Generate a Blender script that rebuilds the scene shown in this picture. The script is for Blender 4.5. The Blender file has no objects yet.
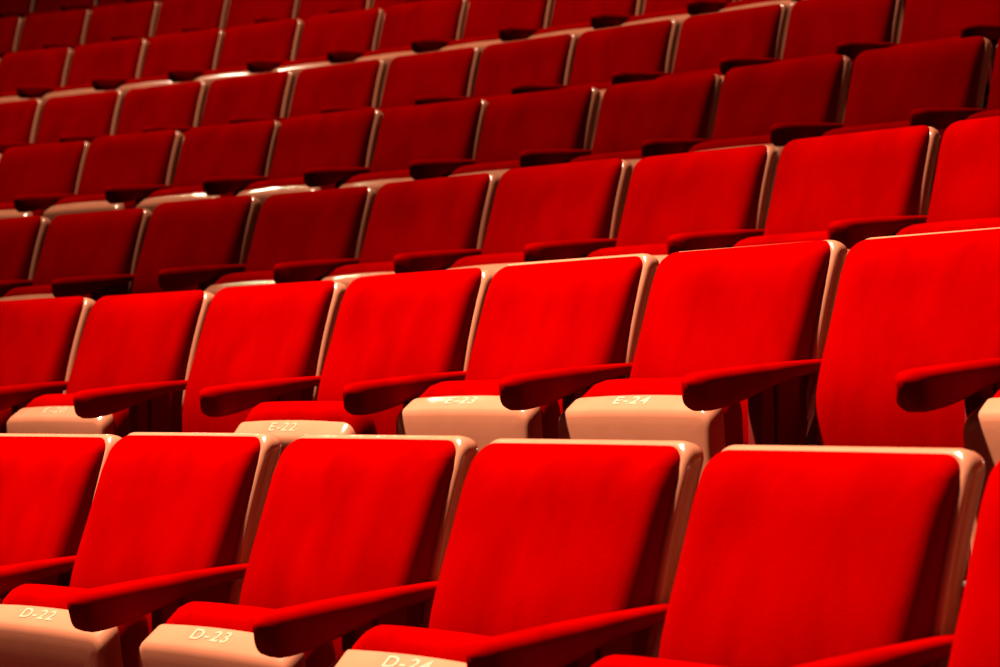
import bpy, math, random
from mathutils import Matrix, Vector
C = bpy.context.scene.collection
random.seed(7)

# ------------------------------------------------------------------ layout
# eye height: the front tier floor is z = 0, camera stands in the aisle below
TOP = 0.95                       # seat back height above its tier
EYE = 1.043
F = 2.2908; PITCH = 0.0223; ROLL = 0.0153
ROWS = [  # centre x, centre y, radius, height of back tops relative to the eye, seat angles (deg), small height differences
 (-15.589, -9.325, 20.467, -0.093, [46.196,47.71,49.349,50.916,52.491], [0,.005,.004,0,-.005]),
 (-16.09,  -8.958, 21.649, 0.283, [43.41,44.904,46.393,47.912,49.381,50.865,52.336], [-.006,-.010,-.006,-.002,.008,.006,.004]),
 (-15.675, -9.319, 22.831, 0.675, [37.647,39.067,40.493,41.934,43.336,44.73,46.131,47.545], [-.003,-.006,.004,-.003,0,.002,-.003,-.001]),
 (-15.212, -9.733, 24.012, 1.111, [32.59,33.889,35.199,36.548,37.873,39.188,40.482,41.818,43.13,44.443], [-.01,.006,.012,.012,.011,.002,-.002,-.009,-.002,-.004]),
 (-15.735, -9.322, 25.193, 1.548, [31.964,33.247,34.533,35.829,37.139,38.431,39.696,40.94,42.206], []),
 (-15.944, -9.379, 26.374, 2.004, [30.716,31.947,33.161,34.379,35.581], []),
 (-15.842, -9.38,  27.556, 2.477, [27.48,28.648,29.802], []),
 (-15.842, -9.38,  28.738, 2.965, [25.88], []),
]
NAMES = ['front','second','third','fourth','fifth','sixth','seventh','eighth']
PHI_UP = 86.0
STATE = {(1,2):0.0, (1,6):0.0, (2,2):0.0, (1,3):70.0}     # tilt of seats that are not fully tipped up

TILT = {0:83.0}
SAG = {(0,0):.002, (0,1):.002, (0,2):.003, (0,3):.003, (0,4):.003, (0,5):.003, (1,4):.002, (1,5):-.002, (1,6):.0}   # how far each pad top sits below its rim
# ------------------------------------------------------------------ materials
def mat(name):
    m = bpy.data.materials.new(name); m.use_nodes = True
    n = m.node_tree.nodes; b = n['Principled BSDF']; return m, n, m.node_tree.links, b
def fabric(name, c1, c2):
    m, n, l, b = mat(name)
    b.inputs['Roughness'].default_value = 1.0
    b.inputs['Specular IOR Level'].default_value = 0.0
    b.inputs['Sheen Weight'].default_value = 0.04
    b.inputs['Sheen Roughness'].default_value = 0.5
    b.inputs['Sheen Tint'].default_value = (1, 0, 0, 1)
    tc = n.new('ShaderNodeTexCoord')
    oi = n.new('ShaderNodeObjectInfo')
    off = n.new('ShaderNodeVectorMath'); off.operation = 'ADD'
    mu = n.new('ShaderNodeMath'); mu.operation = 'MULTIPLY'; mu.inputs[1].default_value = 37
    l.new(oi.outputs['Random'], mu.inputs[0])
    l.new(tc.outputs['Object'], off.inputs[0]); l.new(mu.outputs[0], off.inputs[1])
    mp = n.new('ShaderNodeMapping'); mp.inputs['Scale'].default_value = (9, 9, 2.2)
    l.new(off.outputs[0], mp.inputs[0])
    n1 = n.new('ShaderNodeTexNoise'); n1.inputs['Scale'].default_value = 1.0; n1.inputs['Detail'].default_value = 3
    l.new(mp.outputs[0], n1.inputs['Vector'])
    n2 = n.new('ShaderNodeTexNoise'); n2.inputs['Scale'].default_value = 420; n2.inputs['Detail'].default_value = 2
    l.new(tc.outputs['Object'], n2.inputs['Vector'])
    mx = n.new('ShaderNodeMath'); mx.operation = 'MULTIPLY_ADD'; mx.inputs[1].default_value = 0.35
    l.new(n2.outputs['Fac'], mx.inputs[0]); l.new(n1.outputs['Fac'], mx.inputs[2])
    cr = n.new('ShaderNodeValToRGB'); l.new(mx.outputs[0], cr.inputs[0])
    cr.color_ramp.elements[0].position = 0.42; cr.color_ramp.elements[0].color = (*c1, 1)
    cr.color_ramp.elements[1].position = 0.82; cr.color_ramp.elements[1].color = (*c2, 1)
    l.new(cr.outputs[0], b.inputs['Base Color'])
    bp = n.new('ShaderNodeBump'); bp.inputs['Strength'].default_value = 0.5; bp.inputs['Distance'].default_value = 0.0012
    l.new(n2.outputs['Fac'], bp.inputs['Height'])
    b2 = n.new('ShaderNodeBump'); b2.inputs['Strength'].default_value = 0.3; b2.inputs['Distance'].default_value = 0.010
    l.new(n1.outputs['Fac'], b2.inputs['Height']); l.new(bp.outputs[0], b2.inputs['Normal'])
    l.new(b2.outputs[0], b.inputs['Normal'])
    return m
RED = fabric('red plush', (.128, .0, .0), (.182, .0, .0))
ARMRED = fabric('red plush armrest', (.105, .0, .0), (.16, .0, .0))
def plastic(name, col, rough):
    m, n, l, b = mat(name)
    tc = n.new('ShaderNodeTexCoord')
    n1 = n.new('ShaderNodeTexNoise'); n1.inputs['Scale'].default_value = 14; n1.inputs['Detail'].default_value = 6
    l.new(tc.outputs['Object'], n1.inputs['Vector'])
    cr = n.new('ShaderNodeValToRGB'); l.new(n1.outputs['Fac'], cr.inputs[0])
    cr.color_ramp.elements[0].position = .3; cr.color_ramp.elements[0].color = (*[c*.9 for c in col], 1)
    cr.color_ramp.elements[1].position = .7; cr.color_ramp.elements[1].color = (*col, 1)
    l.new(cr.outputs[0], b.inputs['Base Color'])
    b.inputs['Roughness'].default_value = rough
    n2 = n.new('ShaderNodeTexNoise'); n2.inputs['Scale'].default_value = 300
    l.new(tc.outputs['Object'], n2.inputs['Vector'])
    bp = n.new('ShaderNodeBump'); bp.inputs['Strength'].default_value = .15; bp.inputs['Distance'].default_value = .0006
    l.new(n2.outputs['Fac'], bp.inputs['Height']); l.new(bp.outputs[0], b.inputs['Normal'])
    return m
CREAM = plastic('cream plastic', (.37, .122, .068), .19)
WHITE = plastic('white seat lettering', (.52, .20, .13), .35)
MAROON = plastic('maroon painted metal', (.10, .002, .002), .7)
MAROON.node_tree.nodes['Principled BSDF'].inputs['Specular IOR Level'].default_value = .08
STEEL = plastic('dark steel', (.06, .055, .05), .35)
CARPET = fabric('dark carpet', (.035, .006, .005), (.06, .01, .008))

# ------------------------------------------------------------------ mesh helpers
def rrect(w, h, r, n=5, m=6):
    """rounded rectangle centred at 0, same vertex count for any size"""
    r = max(min(r, w/2-1e-5, h/2-1e-5), 1e-5); P = []
    cs = [(w/2-r, h/2-r, 0), (-w/2+r, h/2-r, 90), (-w/2+r, -h/2+r, 180), (w/2-r, -h/2+r, 270)]
    for i, (cx, cy, a) in enumerate(cs):
        for k in range(n+1):
            t = math.radians(a+90*k/n); P.append((cx+r*math.cos(t), cy+r*math.sin(t)))
        nx = cs[(i+1) % 4]; t = math.radians(nx[2])
        x1, y1 = P[-1]; x2, y2 = nx[0]+r*math.cos(t), nx[1]+r*math.sin(t)
        for k in range(1, m):
            P.append((x1+(x2-x1)*k/m, y1+(y2-y1)*k/m))
    return P
def loft(name, rings, material, cap0=True, cap1=True, closed=False):
    V = []; Fc = []; n = len(rings[0])
    for r in rings: V += r
    K = len(rings)
    for k in range(K-1 if not closed else K):
        a = k*n; b = ((k+1) % K)*n
        for i in range(n):
            j = (i+1) % n; Fc.append((a+i, a+j, b+j, b+i))
    if not closed:
        if cap0: Fc.append(tuple(range(n-1, -1, -1)))
        if cap1: Fc.append(tuple(range((K-1)*n, K*n)))
    me = bpy.data.meshes.new(name); me.from_pydata(V, [], Fc); me.update()
    import bmesh
    bm = bmesh.new(); bm.from_mesh(me); bmesh.ops.recalc_face_normals(bm, faces=bm.faces); bm.to_mesh(me); bm.free()
    me.shade_smooth(); me.materials.append(material)
    return me
def slab(name, w, h, rc, steps, fmap, material, m=10):
    """stack of rounded-rectangle rings (inset, level) mapped by fmap(x, s, level)"""
    rings = []
    for ins, lv in steps:
        P = rrect(w-2*ins, h-2*ins, max(rc-ins, .002), 5, m)
        rings.append([fmap(x, s, lv) for x, s in P])
    return loft(name, rings, material)
def join(name, meshes, material=None):
    V = []; Fc = []
    for me in meshes:
        o = len(V); V += [v.co[:] for v in me.vertices]; Fc += [tuple(o+i for i in p.vertices) for p in me.polygons]
    me = bpy.data.meshes.new(name); me.from_pydata(V, [], Fc); me.update(); me.shade_smooth()
    me.materials.append(material or meshes[0].materials[0]); return me
def boxm(name, x0, x1, y0, y1, z0, z1, material, r=.004):
    def fm(x, s, lv): return ((x0+x1)/2+x, (y0+y1)/2+s, lv)
    st = [(r, z0), (r*.3, z0+r*.3), (0, z0+r), (0, z1-r), (r*.3, z1-r*.3), (r, z1)]
    return slab(name, x1-x0, y1-y0, r*1.5, st, fm, material, m=2)
def interp(t, pts, w=.03):
    """piecewise linear curve, smoothed over a small window"""
    def lin(t):
        if t <= pts[0][0]: return pts[0][1]
        for (a, fa), (b, fb) in zip(pts, pts[1:]):
            if t <= b: return fa+(fb-fa)*(t-a)/(b-a)
        return pts[-1][1]
    return sum(lin(t+w*q/3) for q in range(-3, 4))/7

# ------------------------------------------------------------------ backrest (local: x right, y back, z up; z below is relative to the back top)
W = .52; HB = .50
def rim_y(z):     # front plane of the shell, z <= 0
    d = min(.45, max(0, -z)); return -.108*(1-(1-d/.45)**1.7)
def shell_map(x, s, lv):
    z = s-HB/2                     # s in [-HB/2, HB/2] -> z in [-HB, 0]
    u = min(1, max(0, (-z-.285)/.20)); taper = 1-.24*u*u*(3-2*u)
    return (x*taper+.004, rim_y(z)+lv + .006*(1-(2*x/W)**2)*(1 if lv > .04 else 0), TOP+z)
shell = slab('back_shell', W-.008, HB, .036,
    [(.024, .012), (.0205, .006), (.018, .000), (.012, -.004), (.005, -.003), (.0, .004), (.0, .014), (.003, .030), (.008, .042), (.016, .050), (.030, .056), (.08, .062), (.16, .066), (.235, .068)],
    shell_map, CREAM, m=10)
def padT(z):
    return interp(-z, [(0, .036), (.05, .044), (.14, .050), (.25, .066), (.32, .072), (.40, .064), (.50, .055)])
WP = .501; HP = .488
def pad_map(x, s, lv):
    z = s-HP/2-.003
    T = padT(z)
    crown = .010*(1-(2*x/WP)**2)
    top = min(1, max(0, (-z-.006)/.05)); T2 = T*(.55+.45*math.sqrt(top))
    y = rim_y(z)+.006 - (lv*T2+crown*max(0, lv-.3)/.7)
    # soft pillow-like bulge of the outline
    return (x-.0025+.018*min(1, max(0, lv))*max(0, -2*x/WP)**4*min(1, -z/.2), y, TOP+z)
pad = slab('back_cushion', WP, HP, .034,
    [(.004, -.05), (.0, .12), (.0, .34), (.002, .56), (.006, .74), (.013, .88), (.022, .955), (.036, .992), (.06, 1.0), (.09, 1.0), (.125, 1.0), (.165, 1.0), (.205, 1.0), (.235, 1.0)],
    pad_map, RED, m=12)

# ------------------------------------------------------------------ armrest and leg, in the gap at the right of each seat
GX = W/2+.020
def armrest():
    rings = []
    yb, yf = -.060, -.468
    K = 26
    for k in range(K+1):
        t = k/K
        # end rounding
        y = yb+(yf-yb)*t
        dist = abs(y-yf)
        wd = interp(t, [(0, .042), (.25, .047), (.55, .066), (1, .074)], .1)
        ztop = -.240-.029*t + .004*math.sin(math.pi*t)
        hh = interp(t, [(0, .020), (.35, .036), (.62, .062), (.80, .076), (1, .074)], .1)
        rr = .038
        e = 1.0
        if dist < rr: e = math.sqrt(max(0, 1-((rr-dist)/rr)**2))
        w2 = wd*(.30+.70*e); h2 = hh*(.35+.65*e)
        zc = ztop-hh*.42+ (.0 if e == 1 else .004*(1-e))
        zc2 = ztop-h2/2 - (hh-h2)*.25
        P = rrect(w2, h2, min(.021, w2*.44, h2*.44), 4, 3)
        rings.append([(GX+px, y+.010*(-py/hh)*(t**3)*0 + (0.012*(-(py)/hh) if t > .8 else 0)*((t-.8)/.2), TOP+zc2+py) for px, py in P])
    # small nose
    last = rings[-1]; cx = sum(p[0] for p in last)/len(last); cz = sum(p[2] for p in last)/len(last)
    rings.append([(cx+(p[0]-cx)*.6, p[1]-.003, cz+(p[2]-cz)*.6) for p in last])
    return loft('armrest', rings, ARMRED)
arm = armrest()
def leg():
    L = []
    zt = TOP-.285
    L.append(boxm('a', GX-.020, GX+.020, -.285, -.248, .012, zt-.006, MAROON))
    L.append(boxm('b', GX-.012, GX+.012, -.250, -.236, .012, zt-.012, MAROON))
    L.append(boxm('c', GX-.020, GX+.020, -.238, -.172, .012, zt+.004, MAROON))
    L.append(boxm('d', GX-.014, GX+.014, -.19, -.06, .33, .50, MAROON))      # flange that carries the back
    L.append(boxm('e', GX-.030, GX+.030, -.36, -.06, -.004, .016, MAROON))   # foot plate
    return join('leg', L, MAROON)
legm = leg()

# ------------------------------------------------------------------ tip-up seat: s from hinge to lip, n from underside to cushion
SL = .33; PN = .13; WS = .458
HINGE = Vector((-.192, -.670+TOP))
CX = -.020
# pan: a shallow tray whose front edge is the thick cream lip; built in the pan frame x, s, n  (object local: X = x, Y = s, Z = n)
def pan_map(x, s, lv):
    f = min(1, max(0, (s/SL+.5-.75)/.2))       # the front edge is a sloping lip
    return (x, s+SL/2+.56*lv*f+.007*f*(1-(2*x/WS)**2)*(.4+.6*lv/.05), lv)
pan = slab('seat_pan', WS, SL, .034,
    [(.155, .004), (.11, .002), (.06, .0), (.03, .0), (.014, .001), (.003, .003), (.0, .009), (.0, .042), (.0015, .047), (.005, .050), (.016, .050), (.020, .042)],
    pan_map, CREAM, m=10)
def cush_map(x, s, lv):
    sn = (s+SL/2)/SL               # 0 hinge .. 1 lip
    f = min(1, max(0, (sn-.45)/.5))
    T = .085+.027*min(1, max(0, sn))
    crown = .008*(1-(2*x/WS)**2)
    ext = .023+.044*min(1, max(0, lv)/.40)**.55*(1-.25*(2*x/WS)**4)
    return (x, s+SL/2+ext*f*f*(3-2*f), .040+lv*T+crown*max(0, lv-.4))
cushion = slab('seat_cushion', WS-.010, SL-.004, .066,
    [(.004, .0), (.0, .14), (.0, .30), (.002, .46), (.008, .60), (.018, .76), (.032, .89), (.050, .97), (.07, 1.0), (.10, 1.0), (.13, 1.0), (.155, 1.0)],
    cush_map, RED, m=14)
def bar():
    P = [(.010*math.cos(a*math.pi/6), .010*math.sin(a*math.pi/6)) for a in range(12)]
    return loft('pivot_bar', [[(x, HINGE[0]+p, HINGE[1]+q) for p, q in P] for x in (-W/2-.022, W/2+.022)], STEEL)
barm = bar()

txtcache = {}
def lettering(txt):
    cu = bpy.data.curves.new('lettering', 'FONT'); cu.body = txt; cu.size = .034; cu.extrude = .0005; cu.offset = .0007
    cu.align_x = 'CENTER'; cu.align_y = 'CENTER'; cu.space_character = 1.18
    o = bpy.data.objects.new('tmp', cu); C.objects.link(o)
    dg = bpy.context.evaluated_depsgraph_get()
    me = bpy.data.meshes.new_from_object(o.evaluated_get(dg))
    bpy.data.objects.remove(o); me.materials.clear(); me.materials.append(WHITE)
    me.name = 'seat_number'
    return me

# ------------------------------------------------------------------ one seat, then copies
def part(name, me, parent, m=None):
    o = bpy.data.objects.new(name, me); C.objects.link(o); o.parent = parent
    if m: o.matrix_local = m
    return o
def pan_matrix(phi, dz=-.006):
    c, s = math.cos(math.radians(phi)), math.sin(math.radians(phi))
    # columns: x axis, s axis, n axis
    return Matrix(((1, 0, 0, CX), (0, -c, s, HINGE[0]-s*PN), (0, s, c, HINGE[1]-c*PN+dz), (0, 0, 0, 1)))
def make_seat():
    r = bpy.data.objects.new('theatre_seat', None); C.objects.link(r); r.empty_display_size = .1
    part('back_shell', shell, r); part('back_cushion', pad, r)
    part('armrest', arm, r); part('leg', legm, r); part('pivot_bar', barm, r)
    p = part('seat_pan', pan, r, pan_matrix(PHI_UP))
    part('seat_cushion', cushion, p)
    return r
def copy_tree(o, parent=None):
    c = o.copy(); C.objects.link(c)
    if parent: c.parent = parent
    for ch in list(o.children): copy_tree(ch, c)
    return c
def project(x, y, z):
    c, s = math.cos(PITCH), math.sin(PITCH); z -= EYE
    Y = c*y+s*z; Z = -s*y+c*z; u = F*1000*x/Y; v = F*1000*Z/Y
    cr, sr = math.cos(ROLL), math.sin(ROLL)
    return 500+cr*u-sr*v, 333.5-(sr*u+cr*v)

ORD = ['first','second','third','fourth','fifth','sixth','seventh','eighth','ninth','tenth','eleventh','twelfth','thirteenth','fourteenth','fifteenth','sixteenth']
proto = make_seat(); used = False
for k, (cx, cy, R, H, angs, tw) in enumerate(ROWS):
    lst = [(a, i, tw[i] if i < len(tw) else 0) for i, a in enumerate(angs)]
    st = math.degrees(.56/R)
    def corners(a):
        th = math.radians(a)-.26/R; out = []
        for lx, ly, lz in ((-.26, 0, 0), (.30, -.05, -.26), (.28, -.48, -.28), (-.26, -.1, -.45), (-.24, -.34, -.35), (.3, .06, 0)):
            b = (math.sin(th), math.cos(th)); t = (math.cos(th), -math.sin(th))
            out.append(project(cx+(R+ly)*b[0]+lx*t[0], cy+(R+ly)*b[1]+lx*t[1], EYE+H+lz))
        return out
    def seen(a):
        c = corners(a); xs = [p[0] for p in c]; ys = [p[1] for p in c]
        return max(xs) > 0 and min(xs) < 1000 and max(ys) > -2
    # carry the row on to both sides as far as the photo reaches, and one seat further
    a = angs[0]-st; i = -1
    while seen(a): lst.insert(0, (a, i, 0)); a -= st; i -= 1
    lst.insert(0, (a, i, 0))
    a = angs[-1]+st; i = len(angs)
    while seen(a): lst.append((a, i, 0)); a += st; i += 1
    lst.append((a, i, 0))
    vis = [x for x in lst if seen(x[0])]
    for (a, i, dz) in lst:
        th = math.radians(a)-.26/R
        if not used: r = proto; used = True
        else: r = copy_tree(proto)
        r.location = (cx+R*math.sin(th), cy+R*math.cos(th), EYE+H-TOP+dz)
        r.rotation_euler = (0, 0, -th)
        r['category'] = 'seat'; r['group'] = 'seats of the %s row up' % NAMES[k] if k else 'seats of the front row'
        phi = STATE.get((k, i), TILT.get(k, PHI_UP)+random.uniform(-1.0, 1.0))
        pp = [c for c in r.children if c.name.startswith('seat_pan')][0]
        pp.matrix_local = pan_matrix(phi, {0: -.006, 5: .010}.get(k, .000))
        if k == 0: [c for c in r.children if c.name.startswith('armrest')][0].location.z = -.006
        pc = [c for c in r.children if c.name.startswith('back_cushion')][0]
        sag = SAG.get((k, i), 0.0 if k == 4 else random.uniform(-.008, -.005))
        pc.matrix_local = Matrix.Translation((0, 0, -sag)) @ Matrix.Rotation(math.radians(random.uniform(-.35, .35)), 4, 'Y') if k else Matrix.Translation((0, 0, -sag))
        num = {0: 'D-%d' % (21+i), 1: 'E-%d' % (19+i)}.get(k)
        if num and phi > 20 and (a, i, dz) in vis:
            # on the lip: X right, up = n, normal = s
            q = 1/math.hypot(1, .64)
            M = Matrix(((1.5, 0, 0, -.018), (0, .64*q, q, SL+.56*.028+.0054), (0, q, -.64*q, .028), (0, 0, 0, 1)))
            part('seat_number', lettering(num), pp, M)
        rowt = NAMES[k]+' row' if k == 0 else NAMES[k]+' row up'
        if (a, i, dz) not in vis:
            side = 'left' if i < 0 else 'right'
            r['label'] = 'red plush theatre seat next beyond the photo\'s %s edge in the %s' % (side, rowt)
        else:
            pos = vis.index((a, i, dz))
            state = 'seat folded down' if phi < 20 else ('seat half tipped' if phi < 50 else 'tipped up')
            if num and phi > 20 and (k, i) in ((0,1),(0,2),(0,3),(1,1),(1,3),(1,4),(1,5)):
                r['label'] = 'red plush theatre seat, cream lip marked %s, %s, %s' % (num, rowt, state)
            else:
                r['label'] = 'red plush theatre seat, %s, %s from the left, %s' % (rowt, ORD[pos], state)
print('seats', sum(1 for o in bpy.data.objects if o.name.startswith('theatre_seat')))

# ------------------------------------------------------------------ stepped floor
V = []; Fc = []
def arc(cx, cy, r, z, a0=12, a1=75, n=80):
    return [(cx+r*math.sin(math.radians(a0+(a1-a0)*i/n)), cy+r*math.cos(math.radians(a0+(a1-a0)*i/n)), z) for i in range(n+1)]
for k, (cx, cy, R, H, angs, tw) in enumerate(ROWS):
    z = EYE+H-TOP; r0 = R-1.0 if k else R-9; r1 = R+.35 if k < 7 else R+1.5
    pr = [(r0, -.6), (r0, z-.012), (r0+.012, z), (r1, z), (r1, -.6)]
    o = len(V); n = 81
    for r, zz in pr: V += arc(cx, cy, r, zz)
    P = len(pr)
    for j in range(P):
        j2 = (j+1) % P
        for i in range(80): Fc.append((o+j*n+i, o+j*n+i+1, o+j2*n+i+1, o+j2*n+i))
    Fc.append(tuple(o+j*n for j in range(P))); Fc.append(tuple(o+j*n+80 for j in reversed(range(P))))
me = bpy.data.meshes.new('floor'); me.from_pydata(V, [], Fc); me.update(); me.materials.append(CARPET)
fl = bpy.data.objects.new('floor', me); C.objects.link(fl); fl['kind'] = 'structure'

cx, cy, R, H = ROWS[-1][:4]
V = []; Fc = []
for r_, z_ in ((R+1.2, -.5), (R+1.2, 7.5), (R+1.45, 7.5), (R+1.45, -.5)): V += arc(cx, cy, r_, z_)
for j in range(4):
    for i in range(80): Fc.append((j*81+i, j*81+i+1, ((j+1) % 4)*81+i+1, ((j+1) % 4)*81+i))
me = bpy.data.meshes.new('wall_back'); me.from_pydata(V, [], Fc); me.update()
me.materials.append(plastic('dark painted wall', (.03, .012, .01), .8))
wb = bpy.data.objects.new('wall_back', me); C.objects.link(wb); wb['kind'] = 'structure'

# ------------------------------------------------------------------ light
def spot(name, loc, target, power, angle, blend, radius, col):
    l = bpy.data.lights.new(name, 'SPOT'); l.energy = power; l.spot_size = math.radians(angle); l.spot_blend = blend
    l.shadow_soft_size = radius; l.color = col
    o = bpy.data.objects.new(name, l); C.objects.link(o); o.location = loc
    o.rotation_euler = (Vector(target)-Vector(loc)).to_track_quat('-Z', 'Y').to_euler(); return o
WARM = (1.0, .80, .58)
spot('stage_spotlight', (-3.5, 4.9, 9.8), (-.5, 3.95, .75), 25500, 49, 1.0, .22, WARM)
spot('house_spotlight', (-2.4, 8.4, 14.0), (1.2, 8.0, 1.5), 11800, 105, .9, .5, WARM)
spot('rear_downlight', (-4.2, 16.6, 8.2), (-.5, 8.0, 1.0), 320, 60, .5, .06, WARM)
w = bpy.data.worlds.new('house'); bpy.context.scene.world = w; w.use_nodes = True
w.node_tree.nodes['Background'].inputs[0].default_value = (1.0, .72, .5, 1)
w.node_tree.nodes['Background'].inputs[1].default_value = .02

# ------------------------------------------------------------------ camera
cam = bpy.data.cameras.new('camera'); co = bpy.data.objects.new('camera', cam); C.objects.link(co)
cam.sensor_width = 36; cam.sensor_fit = 'HORIZONTAL'; cam.lens = F*36
sp, cp = math.sin(PITCH), math.cos(PITCH); cr, sr = math.cos(ROLL), math.sin(ROLL)
X = Vector((1, 0, 0)); U = Vector((0, -sp, cp)); Fw = Vector((0, cp, sp))
Xc = cr*X-sr*U; Uc = sr*X+cr*U
co.matrix_world = Matrix(((Xc.x, Uc.x, -Fw.x, 0), (Xc.y, Uc.y, -Fw.y, 0), (Xc.z, Uc.z, -Fw.z, EYE), (0, 0, 0, 1)))
cam.dof.use_dof = True; cam.dof.focus_distance = 4.7; cam.dof.aperture_fstop = 6.5
cam.clip_end = 200
s = bpy.context.scene; s.camera = co
s.view_settings.view_transform = 'Standard'; s.view_settings.look = 'None'; s.view_settings.gamma = 1
s.view_settings.exposure = 0; s.view_settings.use_curve_mapping = False
